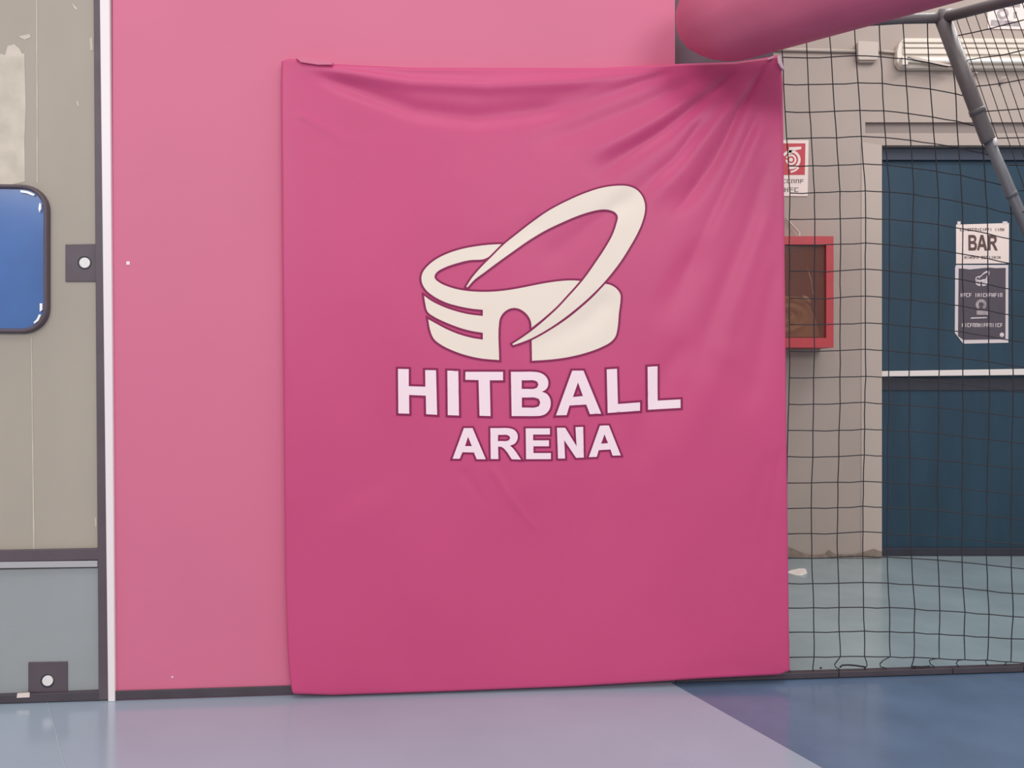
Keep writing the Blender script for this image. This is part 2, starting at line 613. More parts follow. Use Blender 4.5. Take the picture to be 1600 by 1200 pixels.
TOPE = [(438, 93), (452, 89), (480, 91), (515, 97), (640, 103), (780, 103.5), (940, 103.5), (1060, 97), (1150, 94), (1200, 87), (1217, 83), (1223, 92)]
BOTE = [(454, 1080), (458, 1087), (520, 1089), (700, 1083), (900, 1075), (1100, 1063), (1220, 1057), (1237, 1050)]
LEFE = [(438, 93), (437, 130), (439, 400), (441, 600), (444, 900), (447, 1000), (450, 1050), (454, 1080)]
RIGE = [(1223, 92), (1226, 130), (1228, 300), (1231, 600), (1234, 850), (1236, 1000), (1237, 1050)]


def interp(line, t, axis):
    k = [p[axis] for p in line]
    s = (np.array(k) - k[0]) / (k[-1] - k[0])
    return np.interp(t, s, [p[0] for p in line]), np.interp(t, s, [p[1] for p in line])


def graded(n):
    a = np.linspace(0, 1, n)
    e = np.array([0.0006, 0.0014, 0.0024, 0.0036, 0.005, 0.0068])
    return np.unique(np.concatenate([a, e, 1 - e]))


gs = graded(260); gt = graded(310)
tx, ty = interp(TOPE, gs, 0); bx, by = interp(BOTE, gs, 0)
lx, ly = interp(LEFE, gt, 1); rx, ry = interp(RIGE, gt, 1)
Sg, Tg = np.meshgrid(gs, gt)


def coons(t, b, l, r):
    c00, c10, c01, c11 = t[0], t[-1], b[0], b[-1]
    return ((1 - Tg) * t[None, :] + Tg * b[None, :] + (1 - Sg) * l[:, None] + Sg * r[:, None]
            - ((1 - Sg) * (1 - Tg) * c00 + Sg * (1 - Tg) * c10 + (1 - Sg) * Tg * c01 + Sg * Tg * c11))


PX = coons(tx, bx, lx, rx); PY = coons(ty, by, ly, ry)


def plane_pts(fr, px, py, w0, extra):
    """pixel arrays -> world points on plane w0, lifted by extra along the normal"""
    px = np.asarray(px, float); py = np.asarray(py, float)
    dx = (px - 800) / FPX; dz = (600 - py) / FPX
    n = fr.n
    t = n.dot(fr.o + n * w0 - CAM) / (n.x * dx + n.y)
    return np.stack([dx * t + n.x * extra, t + n.y * extra, CAM_H + dz * t], -1)


ex = np.minimum(Sg, 1 - Sg) * 785; ey = np.minimum(Tg, 1 - Tg) * 975
ed = np.minimum(ex, ey)
RP = 6.0
q = np.clip(1 - ed / RP, 0, 1)
drop = 0.016 * (1 - np.sqrt(np.clip(1 - q * q, 0, 1)))
fade = np.clip(ed / 14.0, 0, 1)
H = disp(PX, PY) * fade - drop
# fullness of the padding near the left and bottom edges
H += 0.004 * (1 - np.exp(-ed / 25.0)) - 0.004
pts = plane_pts(FR, PX, PY, BW, H)
rows, cols = PX.shape
base_b = FR.P(*FR.uv(840, 1075, 0)[:1], 0.02, 0.03)
ban = empty('banner', base_b, PSI)
tag(ban, 'magenta padded banner with white arena emblem and HITBALL ARENA lettering', 'banner')
cm = MB()
cm.v = [Vector(p) for p in pts.reshape(-1, 3)]
for i in range(rows - 1):
    for j in range(cols - 1):
        a = i * cols + j
        cm.f.append((a, a + cols, a + cols + 1, a + 1))
# sides and back
rim = [j for j in range(cols)] + [i * cols + cols - 1 for i in range(1, rows)] + [(rows - 1) * cols + j for j in range(cols - 2, -1, -1)] + [i * cols for i in range(rows - 2, 0, -1)]
b0 = len(cm.v)
for k in rim:
    p = cm.v[k]
    w = (p - FR.o).dot(FR.n)
    cm.v.append(p - FR.n * (w - 0.003))
nr = len(rim)
for i in range(nr):
    j = (i + 1) % nr
    cm.f.append((rim[i], rim[j], b0 + j, b0 + i))
cm.f.append(tuple(range(b0, b0 + nr)))
cm.build('cover', M['banner'], ban, smooth=True)

hf = MB()
hf.slab(FR, [(462, 90), (478, 89), (500, 93), (520, 96.5), (519, 101), (496, 101), (470, 97)], 0.02, 0.056)
hf.build('hem_fold', M['pink_wall'], ban, bevel=.001)
ct = MB()
ct.slab(FR, [(1215, 87), (1219, 90), (1223, 99), (1225, 108), (1220, 104), (1216, 97)], 0.03, 0.053)
ct.slab(FR, [(1200, 92), (1210, 87), (1208, 90), (1201, 93)], 0.03, 0.053)
partlabel(ct.build('corner_tape', M['print_white'], ban), 'shiny clear tape on the top right corner')


def on_banner(polys, lift):
    V, F = polys
    x = np.array([v[0] for v in V]); y = np.array([v[1] for v in V])
    mb = MB()
    P = plane_pts(FR, x, y, BW, disp(x, y) + lift)
    mb.v = [Vector(p) for p in P]
    mb.f = F
    return mb


def tr(pts, ox, oy, s):
    return [(ox + x / s, oy + y / s) for x, y in pts]


def print_piece(name, polys, m, parent, step=4.5, ow=3.3, lift=0.0024):
    o = on_banner(fill(polys, step), lift).build(name, m, parent, smooth=True)
    V, F = [], []
    for k, p in enumerate(polys):
        v, f = ribbon(p, ow, hole=k > 0)
        b = len(V)
        V += v
        F += [tuple(b + i for i in q) for q in f]
    partlabel(on_banner((V, F), lift - 0.0004).build('print_outline', M['print_dark'], o), 'dark magenta outline of the print')
    return o


LG = lambda p: smooth_poly(tr(p, 640, 270, 3.872))
SWOOSH = LG([(343, 690), (375, 640), (430, 575), (500, 505), (570, 435), (650, 370), (740, 300), (850, 225), (960, 168), (1060, 125), (1160, 93), (1250, 80), (1320, 82), (1370, 100), (1400, 130), (1420, 180), (1422, 230), (1405, 300), (1375, 370), (1330, 450), (1280, 530), (1220, 610), (1160, 680), (1090, 750), (1010, 820), (920, 890), (830, 950), (740, 1000), (680, 1025), (626, 1043), (621, 1036), (670, 1005), (740, 955), (830, 880), (900, 815), (960, 750), (1010, 695), (1060, 635), (1120, 550), (1180, 460), (1225, 380), (1250, 310), (1259, 265), (1245, 240), (1215, 226), (1170, 222), (1110, 232), (1020, 260), (920, 302), (820, 350), (720, 410), (620, 480), (530, 545), (450, 605), (390, 650), (350, 694)])
BODY = LG([(555, 432), (480, 436), (400, 446), (310, 464), (230, 490), (160, 525), (110, 565), (80, 605), (72, 640), (80, 678), (105, 715), (150, 750), (220, 785), (300, 808), (380, 823), (443, 829), (443, 867), (360, 857), (280, 838), (200, 810), (130, 775), (88, 745), (95, 790), (110, 842), (150, 872), (200, 897), (260, 922), (320, 943), (380, 958), (443, 968), (443, 1010), (380, 1000), (300, 978), (220, 945), (160, 913), (113, 887), (122, 940), (134, 980), (150, 1008), (190, 1040), (260, 1075), (340, 1103), (430, 1123), (541, 1133), (541, 905), (549, 875), (570, 845), (600, 825), (632, 818), (665, 825), (700, 848), (725, 880), (735, 910), (737, 938), (800, 888), (880, 818), (950, 748), (1000, 693), (1036, 655), (980, 652), (900, 657), (800, 672), (700, 692), (600, 710), (500, 720), (400, 720), (310, 710), (240, 692), (180, 665), (153, 640), (151, 625), (165, 602), (210, 575), (280, 550), (360, 530), (463, 518)])
SIDE = LG([(1182, 672), (1215, 680), (1250, 702), (1273, 735), (1275, 762), (1265, 850), (1256, 945), (1244, 990), (1220, 1020), (1170, 1050), (1080, 1085), (960, 1115), (850, 1130), (740, 1137), (738, 1010), (800, 980), (880, 933), (960, 878), (1040, 813), (1115, 745)])
print_piece('emblem', [BODY], M['print_cream'], ban)
print_piece('emblem', [SIDE], M['print_cream'], ban)
print_piece('emblem', [SWOOSH], M['print_cream'], ban, lift=0.0031, ow=3.0)

KA = lambda p: tr(p, 610, 560, 6.667)
KB = lambda p: tr(p, 840, 560, 6.667)
L_H = [KA([(80, 110), (192, 112), (192, 290), (365, 295), (363, 122), (475, 124), (487, 586), (373, 580), (370, 388), (195, 380), (197, 575), (84, 572)])]
L_I = [KA([(593, 128), (707, 132), (714, 594), (598, 590)])]
L_T = [KA([(782, 140), (1172, 140), (1172, 228), (1034, 228), (1042, 600), (928, 596), (918, 226), (780, 222)])]
SB = lambda p: smooth_poly(KA(p), 3, 40)
L_B = [SB([(1254, 140), (1370, 140), (1490, 140), (1555, 150), (1610, 182), (1640, 232), (1638, 290), (1612, 328), (1575, 346), (1625, 368), (1658, 412), (1668, 468), (1655, 530), (1618, 575), (1570, 595), (1490, 600), (1370, 600), (1262, 600)]),
       SB([(1366, 228), (1430, 228), (1490, 228), (1526, 241), (1540, 272), (1526, 305), (1490, 318), (1430, 318), (1366, 318)]),
       SB([(1368, 407), (1430, 407), (1500, 407), (1545, 422), (1560, 460), (1545, 498), (1500, 512), (1430, 512), (1368, 512)])]
L_A = [KB([(358, 128), (475, 128), (660, 575), (543, 580), (505, 480), (330, 490), (300, 590), (190, 593)]), KB([(418, 250), (470, 392), (365, 402)])]
L_L = [KB([(718, 115), (825, 108), (835, 475), (1067, 458), (1067, 545), (728, 568)])]
L_L2 = [KB([(1145, 88), (1250, 82), (1252, 440), (1487, 427), (1487, 515), (1152, 535)])]
L_A1 = [KA([(765, 725), (855, 725), (992, 1048), (898, 1048), (870, 978), (750, 975), (722, 1043), (648, 1043)]), KA([(808, 815), (848, 912), (777, 912)])]
L_R = [SB([(1040, 725), (1130, 725), (1230, 726), (1290, 745), (1322, 790), (1322, 840), (1295, 885), (1245, 908), (1282, 942), (1358, 1052), (1262, 1048), (1190, 945), (1155, 920), (1120, 918), (1124, 1046), (1044, 1046)]),
       SB([(1120, 795), (1165, 795), (1215, 796), (1242, 812), (1246, 830), (1232, 852), (1205, 860), (1160, 860), (1118, 860)])]
L_E = [KA([(1408, 728), (1660, 728), (1660, 792), (1485, 792), (1485, 853), (1650, 853), (1650, 914), (1488, 914), (1488, 985), (1670, 985), (1670, 1048), (1412, 1048)])]
L_N = [KB([(200, 722), (285, 722), (405, 915), (393, 715), (473, 713), (480, 1032), (400, 1035), (275, 850), (285, 1042), (212, 1042)])]
L_A2 = [KB([(648, 700), (740, 698), (865, 1010), (780, 1012), (758, 948), (635, 955), (615, 1025), (532, 1028)]), KB([(695, 790), (732, 882), (660, 888)])]
for Lt in (L_H, L_I, L_T, L_B, L_A, L_L, L_L2):
    print_piece('letter', Lt, M['print_white'], ban, ow=3.4)
for Lt in (L_A1, L_R, L_E, L_N, L_A2):
    print_piece('letter', Lt, M['print_white'], ban, ow=3.0)

# ------------------------------------------------------------------ pink padded wall, trim, baseboard
uW0, _ = FR.uv(175, 600, 0); uW1, _ = FR.uv(1055, 50, 0)
wp = MB().rect_uv(FR, uW0, uW1, 0.0, 4.2, -0.12, 0)
wall = structure(wp.build('wall_front', M['pink_wall'], base=FR.P((uW0 + uW1) / 2, 0, 0), yaw=PSI, bevel=.004))
for (x, y, s_) in ((200, 411, 2.6), (269, 1058, 1.2)):
    MB().rect_px(FR, x - s_, x + s_, y - s_, y + s_, 0, 0.002).build('paint_fleck', M['print_white'], wall)
vb = FR.uv(300, 1076, 0.006)[1]
bb = MB()
u_a = FR.uv(179, 1080, 0.006)[0]
bb.rect_uv(FR, u_a, uW1, 0.004, vb, 0.0005, 0.007)
structure(bb.build('baseboard_front', M['dark_base'], base=FR.P((u_a + uW1) / 2, 0, 0), yaw=PSI, bevel=.002))
tm = MB()
ta = FR.uv(168.5, 1098, 0.012); tb = FR.uv(179.5, 1098, 0.012)
tc_ = FR.uv(171, 0, 0.012); td_ = FR.uv(155.5, 0, 0.012)
ext = 2.4 / (tc_[1] - 0) + 0
def lerp2(a, b, t): return (a[0] + (b[0] - a[0]) * t, a[1] + (b[1] - a[1]) * t)
tm.slab_uv(FR, [(ta[0], 0.0), (tb[0], 0.0), lerp2(tb, tc_, 1.6), lerp2(ta, td_, 1.6)], -0.02, 0.012)
structure(tm.build('trim_1', M['white_trim'], base=FR.P(ta[0], 0, 0), yaw=PSI, bevel=.003), 'white corner strip between grey door and pink wall')

# ------------------------------------------------------------------ grey roller door on the left
dr = empty('door_1', FR.P(FR.uv(40, 1090, 0)[0], 0, -0.03), PSI)
structure(dr, 'grey flap door with a blue window at the left')
uA = -3.1
W1 = -0.012
def uvs(pts, w): return [FR.uv(x, y, w) for x, y in pts]
jr = FR.uv(152, 600, W1)[0]
# upper sheet, lower sheet
e0 = FR.uv(147, 0, W1); e1 = FR.uv(153, 862, W1)
v_r = FR.uv(60, 861, W1)[1]
up = MB().slab_uv(FR, [(uA, v_r), (e1[0], v_r), lerp2(e1, e0, 1.6), (uA, 4.0)], -0.05, W1)
up.build('door_panel', M['door_beige'], dr, bevel=.002)
v_l1 = FR.uv(60, 889, W1)[1]; v_l0 = FR.uv(60, 1081, W1)[1]
lo = MB().rect_uv(FR, uA, e1[0] + .003, 0.02, v_l1, -0.05, W1)
partlabel(lo.build('door_panel', M['door_grey'], dr, bevel=.002), 'plain grey lower panel')
# frame post, rail, strip, bottom seal
fp = MB()
f0 = FR.uv(146, 0, .004); f1 = FR.uv(154, 1090, .004)
g0 = FR.uv(157, 0, .004); g1 = FR.uv(170, 1095, .004)
fp.slab_uv(FR, [(f1[0], 0.004), (g1[0], 0.004), lerp2(g1, g0, 1.6), lerp2(f1, f0, 1.6)], -0.05, .004)
fp.build('frame_post', M['dark_rubber'], dr, bevel=.002)
MB().slab(FR, [(-420, 888), (0, 878), (155, 875), (155, 857), (0, 860), (-420, 868)], -0.05, 0.002).build('rail', M['dark_rubber'], dr, bevel=.002)
MB().slab(FR, [(-420, 897), (0, 888), (152, 886), (152, 876.5), (0, 878.5), (-420, 888)], -0.05, 0.006).build('rail_strip', M['strip_grey'], dr, bevel=.0015)
bs = MB()
vq = FR.uv(60, 1080, .004)[1]
v150 = FR.uv(150, 1080, .004)
bs.slab_uv(FR, [(uA, 0.003), (f1[0] + .004, 0.003), (f1[0] + .004, v150[1]), FR.uv(75, 1083, .004), FR.uv(0, 1086, .004), (uA, FR.uv(0, 1086, .004)[1])], -0.05, 0.004)
bs.build('bottom_seal', M['dark_base'], dr, bevel=.002)
# peeled patch, vertical crease lines
pp = MB()
pp.slab(FR, [(-70, 60), (-20, 78), (8, 86), (12, 72), (22, 69), (30, 76), (34, 84), (38, 84), (39, 120), (40, 170), (38, 220), (39, 284), (20, 288), (-70, 288)], W1 - .001, W1 + .0012)
partlabel(pp.build('worn_patch', M['door_patch'], dr), 'pale peeled patch above the blue window')
p2 = MB()
p2.slab(FR, [(28, 57), (46, 53), (48, 58), (38, 62)], W1 - .001, W1 + .0012)
p2.slab(FR, [(112, 4), (120, 12), (121, 16), (116, 13)], W1 - .001, W1 + .0012)
p2.slab(FR, [(140, 60), (144, 58), (145, 78), (141, 80)], W1 - .001, W1 + .0012)
p2.slab(FR, [(119, 158), (122, 158), (124, 166), (121, 165)], W1 - .001, W1 + .0012)
p2.slab(FR, [(148, 808), (151, 810), (151, 822), (149, 824)], W1 - .001, W1 + .0012)
p2.build('scuff', M['door_patch'], dr)
cl = MB()
cl.slab(FR, [(52, 860), (54, 860), (49.5, 527), (48.5, 527)], W1 - .001, W1 + .0015)
cl.slab(FR, [(57.5, 286), (59, 286), (58, 0), (56.5, 0)], W1 - .001, W1 + .0015)
cl.build('fold_line', M['door_patch'], dr)


def rrect(u0, u1, v0, v1, r, n=8):
    out = []
    for cx, cy, a0 in ((u1 - r, v1 - r, 0), (u0 + r, v1 - r, 90), (u0 + r, v0 + r, 180), (u1 - r, v0 + r, 270)):
        for i in range(n + 1):
            a = math.radians(a0 + 90 * i / n)
            out.append((cx + r * math.cos(a), cy + r * math.sin(a)))
    return out


wu1, wv0 = FR.uv(75, 521, 0.006); _, wv1 = FR.uv(75, 288, 0.006)
wu0 = wu1 - 0.85
out_r = rrect(wu0, wu1, wv0, wv1, 0.088)
gk = MB()
tw = 0.0175
pr = [(0, -0.012), (0.002, 0.004), (0.007, 0.010), (0.012, 0.009), (0.0165, 0.002), (tw, -0.012)]
rings = []
for ins, w in pr:
    rings.append([FR.P(u, v, w) for u, v in rrect(wu0 + ins, wu1 - ins, wv0 + ins, wv1 - ins, 0.088 - ins)])
n_ = len(rings[0])
for r_ in rings:
    gk.v += r_
for k in range(len(rings) - 1):
    for i in range(n_):
        j = (i + 1) % n_
        gk.f.append((k * n_ + i, k * n_ + j, (k + 1) * n_ + j, (k + 1) * n_ + i))
gasket = gk.build('window_gasket', M['dark_rubber'], dr, smooth=True)
pn = MB().slab_uv(FR, rrect(wu0 + .014, wu1 - .014, wv0 + .014, wv1 - .014, 0.074), -0.012, -0.002)
partlabel(pn.build('window_pane', M['blue_pane'], dr, bevel=.002), 'blue window pane')
sl = MB()  # highlights on the pane's corners, built as small white chips
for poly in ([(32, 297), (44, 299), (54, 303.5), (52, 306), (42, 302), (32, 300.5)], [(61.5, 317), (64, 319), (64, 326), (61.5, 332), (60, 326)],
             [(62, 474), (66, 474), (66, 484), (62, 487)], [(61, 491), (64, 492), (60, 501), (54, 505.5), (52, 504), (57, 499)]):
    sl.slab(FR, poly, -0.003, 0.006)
sl.build('pane_glint', M['pane_glint'], dr)
# bolt plates
bp1 = MB().slab(FR, [(102, 440), (152, 440), (152, 381), (102, 382)], W1 - .005, W1 + .0045).build('bolt_plate', M['dark_rubber'], dr, bevel=.001)
bq = MB(); bq.disc(FR, 132, 410.5, 11, W1 + .003, W1 + .005)
bq.build('bolt_ring', M['kick_plate'], bp1)
MB().disc(FR, 132, 410.5, 8.5, W1 + .004, W1 + .010).build('bolt', M['bolt'], bp1, bevel=.0015)
bp2 = MB().slab(FR, [(44, 1082), (105, 1081), (105, 1034), (44, 1035)], W1 - .005, W1 + .0045).build('bolt_plate', M['dark_rubber'], dr, bevel=.001)
MB().disc(FR, 74, 1064, 11, W1 + .003, W1 + .005).build('bolt_ring', M['kick_plate'], bp2)
MB().disc(FR, 74, 1064, 8.5, W1 + .004, W1 + .010).build('bolt', M['bolt'], bp2, bevel=.0015)
tp = MB().slab(FR, [(26, 1090.5), (46, 1089.5), (46, 1082.5), (27, 1083.5)], .003, .007)
partlabel(tp.build('tape_scrap', M['sign_white'], dr), 'scrap of white tape on the bottom seal')

# ------------------------------------------------------------------ grey column behind the pad end
uc0 = FR.uv(1040, 50, -0.14)[0]; uc1 = FR.uv(1208, 60, -0.14)[0]
col = MB().rect_uv(FR, uc0, uc1, 0, 4.2, -0.34, -0.13).build('column', M['column_grey'], base=FR.P((uc0 + uc1) / 2, 0, -0.24), yaw=PSI, bevel=.006)
structure(col, 'grey column behind the pad end and banner')

# ------------------------------------------------------------------ kerb under the net
u_k0 = FR.uv(1190, 1060, 0)[0]
kb = empty('baseboard_right', FR.P(u_k0 + 1.3, 0, 0), PSI)
structure(kb, 'low dark kerb under the net')
joints = [1056, 1311, 1489, 1600]
us = [FR.uv(x, 1055, 0)[0] for x in joints] + [FR.uv(1600, 1055, 0)[0] + 0.42, FR.uv(1600, 1055, 0)[0] + 0.95, FR.uv(1600, 1055, 0)[0] + 1.9]
vk_ = FR.uv(1400, 1047, 0)[1]
for a, b in zip(us[:-1], us[1:]):
    MB().rect_uv(FR, a + .0012, b - .0012, 0.001, vk_, -0.03, 0.0).build('kerb_piece', M['dark_base'], kb, bevel=.002)

# ------------------------------------------------------------------ net
WN = -0.014
net = empty('net', FR.P(FR.uv(1400, 1050, WN)[0], vk_, WN), PSI)
tag(net, 'black square mesh net hanging between banner and steel pole', 'net')


def xpole(y):
    return np.interp(y, [20, 107, 195, 340, 376, 1036], [1462, 1497, 1534, 1592, 1606, 1898])


NCOL = 18
CX = {80: [1222, 1260, 1298, 1337, 1375, 1413, 1451, 1489, 1527, 1565, 1603],
      300: [1234, 1273, 1313, 1352, 1390, 1428, 1466, 1504, 1542, 1580, 1618],
      580: [1233, 1272, 1313, 1353, 1389, 1420, 1467, 1505, 1546, 1583, 1622],
      850: [1228, 1267, 1308, 1348, 1386, 1423, 1465, 1503, 1541, 1579, 1617],
      950: [1231, 1271, 1311, 1350, 1390, 1429, 1468, 1507, 1545, 1583, 1621],
      1028: [1233, 1272, 1313, 1351, 1391, 1429, 1468, 1507, 1543, 1579, 1618]}
ROWY = [48, 90, 132, 175, 216, 259, 301, 343, 383, 424, 466, 508, 549, 591, 632, 673, 714, 755, 794, 834, 872, 912, 950, 988, 1027]


def colx(i, y):
    ks = sorted(CX)
    if i > 10:
        return colx(10, y) + 38.2 * (i - 10)
    return float(np.interp(y, ks, [CX[k][i] for k in ks]))


def rowy(r, x):
    y = ROWY[r]
    a = np.interp(y, [90, 350, 630, 950, 1027], [45, 36, 22, 16, 8])
    up_ = -3.0 * math.exp(-((x - 1350) / 40) ** 2) if y < 900 else -1.5 * math.exp(-((x - 1350) / 60) ** 2)
    dr_ = a * min(1.0, max(0, (x - 1380) / 220)) ** 1.6
    return y + up_ + dr_


rnd = random.Random(3)
node = {}
for r in range(len(ROWY)):
    for i in range(NCOL):
        x = colx(i, ROWY[r])
        node[r, i] = (x + rnd.uniform(-.8, .8), rowy(r, x) + rnd.uniform(-.7, .7), WN + rnd.uniform(-.004, .002) - 0.02 * math.exp(-((ROWY[r] - 600) / 300) ** 2) * (min(i, 10) - 5) / 5)
CR = 0.0021


def hitw(p):
    return FR.hit(p[0], p[1], p[2])


for r in range(len(ROWY)):          # horizontal cords, up to the pole
    line = []
    for i in range(NCOL):
        x, y, w = node[r, i]
        lim = float(xpole(y))
        if x > lim + 4:
            px_, py_, pw_ = node[r, i - 1]
            if px_ < lim:
                t = (lim - px_) / (x - px_)
                line.append((lim, py_ + (y - py_) * t, w))
            break
        line.append((x, y, w))
    if r == 0:
        continue
    if len(line) > 1:
        # slight slack between the knots
        pl = []
        for a, b in zip(line[:-1], line[1:]):
            pl.append(hitw(a))
            pl.append(hitw(((a[0] + b[0]) / 2, (a[1] + b[1]) / 2 + rnd.uniform(-.4, 1.2), (a[2] + b[2]) / 2)))
        pl.append(hitw(line[-1]))
        MB().tube(pl, CR, 5).build('net_cord', M['cord'], net, smooth=True)
TAIL = {0: [(1233, 1038), (1233, 1046)], 1: [(1271, 1036), (1270, 1045)], 2: [(1308, 1033), (1304, 1038), (1306, 1043), (1311, 1045)],
        3: [(1354, 1034), (1355, 1040), (1351, 1044)], 4: [(1380, 1032), (1375, 1037), (1376, 1042), (1385, 1044)],
        5: [(1426, 1036), (1424, 1042), (1429, 1043)], 6: [(1458, 1030), (1452, 1032), (1454, 1038), (1459, 1041)],
        7: [(1497, 1032), (1494, 1036), (1498, 1042)], 8: [(1540, 1033), (1541, 1037), (1545, 1041)],
        9: [(1572, 1035), (1569, 1040)], 10: [(1612, 1038)]}
for i in range(NCOL):
    line = []
    for r in range(len(ROWY)):
        x, y, w = node[r, i]
        if x > float(xpole(y)) - 2:
            continue
        line.append((x, y, w))
    if len(line) < 2:
        continue
    top = line[0]
    if top[0] < 1460 and top[1] < 60:
        line[0] = (top[0] - 2, 30, WN)
    else:
        yy = np.interp(top[0] - 4, [1462, 1497, 1534, 1592, 1606, 1898], [20, 107, 195, 340, 376, 1036])
        line.insert(0, (top[0] - 4, float(max(yy, top[1] - 42)), WN))
    pl = []
    for a, b in zip(line[:-1], line[1:]):
        pl.append(hitw(a))
        pl.append(hitw(((a[0] + b[0]) / 2 + rnd.uniform(-.6, .6), (a[1] + b[1]) / 2, (a[2] + b[2]) / 2)))
    pl.append(hitw(line[-1]))
    TL = TAIL[i] if i in TAIL else [(line[-1][0] - 3, 1036), (line[-1][0] - 2, 1041)]
    for x, y in TL:
        pl.append(FR.hit(x, y, WN))
    pl.append(FR.hit(TL[-1][0] + 1, TL[-1][1] + 3, WN))
    MB().tube(pl, CR, 5).build('net_cord', M['cord'], net, smooth=True)
# slack ends lying on the kerb
for pts_ in ([(1312, 1043), (1316, 1039.5), (1326, 1039), (1338, 1040), (1353, 1042.5)], [(1424, 1041.5), (1440, 1042), (1453, 1041)], [(1281, 1044.5), (1284, 1043)]):
    MB().tube([FR.hit(x, y, WN + .004) for x, y in pts_], 0.0034, 6).build('loose_cord', M['cord'], net, smooth=True)

# ------------------------------------------------------------------ steel frame: crossbar, arm, leaning pole
JZ = FR.hit(1474, 28, 0.012)
fr_base = Vector((JZ.x, JZ.y, 0.0))
sf = empty('slanting_pole', JZ, 0)
tag(sf, 'grey slanting steel pole with top tubes holding the net', 'pole')
cb = [FR.hit(1180, 52, -0.05), FR.hit(1300, 36, -0.01), FR.hit(1412, 29, 0.0), JZ]
MB().tube(cb, 0.019, 16).build('crossbar', M['steel_grey'], sf, smooth=True)
arm_end = at_depth(1682, -27, 2.50)
MB().tube([JZ, arm_end], 0.0195, 16).build('arm', M['steel_grey'], sf, smooth=True)
pz = JZ.y
P0 = FR.hit(1472, 26, 0.012)
P1 = FR.hit(1545, 222, 0.014)
P2 = FR.hit(1612, 376, 0.016)
PF = FR.hit(1904, 1036, 0.03)
PF.z = 0.004
MB().tube([P0, P0.lerp(P1, .97), P1], 0.027, 18, radii=[.028, .0255, .024]).build('pole', M['steel_grey'], sf, smooth=True)
MB().tube([P0.lerp(P1, .735), P0.lerp(P1, .775)], 0.0285, 18).build('collar', M['steel_grey'], sf, smooth=True)
MB().tube([P0.lerp(P1, .93), P2, PF], 0.0195, 16).build('inner_pole', M['steel_light'], sf, smooth=True)
MB().tube([FR.hit(1579, 301, .0155), FR.hit(1582, 307, .0155)], 0.0215, 16).build('ring', M['steel_light'], sf, smooth=True)
cpv = MB()
cpv.tube([FR.hit(1553.5, 216.5, .034), FR.hit(1556.5, 227, .034)], 0.0085, 10, radii=[.0085, .009])
partlabel(cpv.build('clamp_bolt', M['bolt_white'], sf, smooth=True), 'white clamp bolt on the pole')
MB().tube([at_depth(1466, 26, pz), at_depth(1486, 25, pz - .01)], 0.027, 16).build('joint_sleeve', M['steel_grey'], sf, smooth=True)

# side net hanging from the arm beside the pole
sn = empty('side_net', at_depth(1560, 330, pz - .02), 0)
tag(sn, 'narrow mesh side net between slanting pole and top arm', 'net')


def side_depth(x, y):
    # the sheet runs from the pole towards the camera as it goes right
    xp = 1474 + (y - 28) * 0.405
    return pz + 0.01 - 0.0025 * (x - xp)


def sidept(x, y):
    return at_depth(x, y, side_depth(x, y))


for k in range(0, 13):
    x0_ = 1508 + 14.7 * (k - 1)
    y0_ = 25 - (x0_ - 1500) * 0.245
    pl = []
    for q in range(9):
        y = y0_ + (330 - y0_) * q / 8
        x = x0_ + 0.352 * (y - y0_) - 0.00004 * (y - y0_) ** 2
        if x < 1474 + (y - 28) * .405 + 8:
            break
        pl.append(sidept(x, y))
    if len(pl) > 1:
        MB().tube(pl, 0.0014, 5).build('net_cord', M['cord'], sn, smooth=True)
SROW = [[(1490, 57), (1520, 51), (1546, 45), (1600, 31), (1640, 20)], [(1506, 95), (1535, 90), (1567, 86), (1600, 78), (1650, 66)],
        [(1524, 135), (1545, 133), (1567, 130), (1600, 124), (1650, 114)], [(1541, 174), (1570, 172), (1600, 170), (1660, 164)],
        [(1558, 216), (1600, 215), (1670, 212)], [(1576, 258), (1600, 258), (1680, 256)], [(1592, 298), (1640, 300), (1690, 300)]]
SROW.append([(1590, 331), (1640, 332), (1700, 331)])
for rw in SROW:
    rw = [p for p in rw if p[0] <= 1620]
    ye = rw[-1][1] - 4
    rw.append((1669.7 + 0.352 * (ye + 16) - 0.00004 * (ye + 16) ** 2, ye))
    MB().tube([sidept(x, y) for x, y in rw], 0.0021, 5).build('net_cord', M['cord'], sn, smooth=True)

# ------------------------------------------------------------------ pink padded bar
PADR = 0.172
pdir = Vector((0.851, -0.524, 0.062)).normalized()
pc = Vector((0.668, 2.715, 2.352))
prof = [(-0.105, 0.018), (-0.098, 0.055), (-0.075, 0.090), (-0.04, 0.118), (0.0, 0.142), (0.05, 0.162), (0.10, PADR), (0.3, PADR), (0.7, PADR), (1.2, PADR), (1.7, PADR), (1.73, 0.14)]
pm = MB()
NR = 64
side = Vector((0.524, 0.851, 0)); upv = Vector((0, 0, 1))
b0 = 0
for k, (t, r) in enumerate(prof):
    for i in range(NR):
        a = 2 * math.pi * i / NR
        rr = r * (1 + 0.012 * math.sin(3 * a + 1) + 0.006 * math.sin(11 * a + k))
        pm.v.append(pc + pdir * t + (side * math.cos(a) + upv * math.sin(a)) * rr)
for k in range(len(prof) - 1):
    for i in range(NR):
        j = (i + 1) % NR
        pm.f.append((k * NR + i, k * NR + j, (k + 1) * NR + j, (k + 1) * NR + i))
pm.f.append(tuple(range(NR - 1, -1, -1)))
pm.f.append(tuple((len(prof) - 1) * NR + i for i in range(NR)))
pad = pm.build('padded_bar', M['pad'], smooth=True)
tag(pad, 'thick round pink padded bar jutting out over the banner top', 'padding')

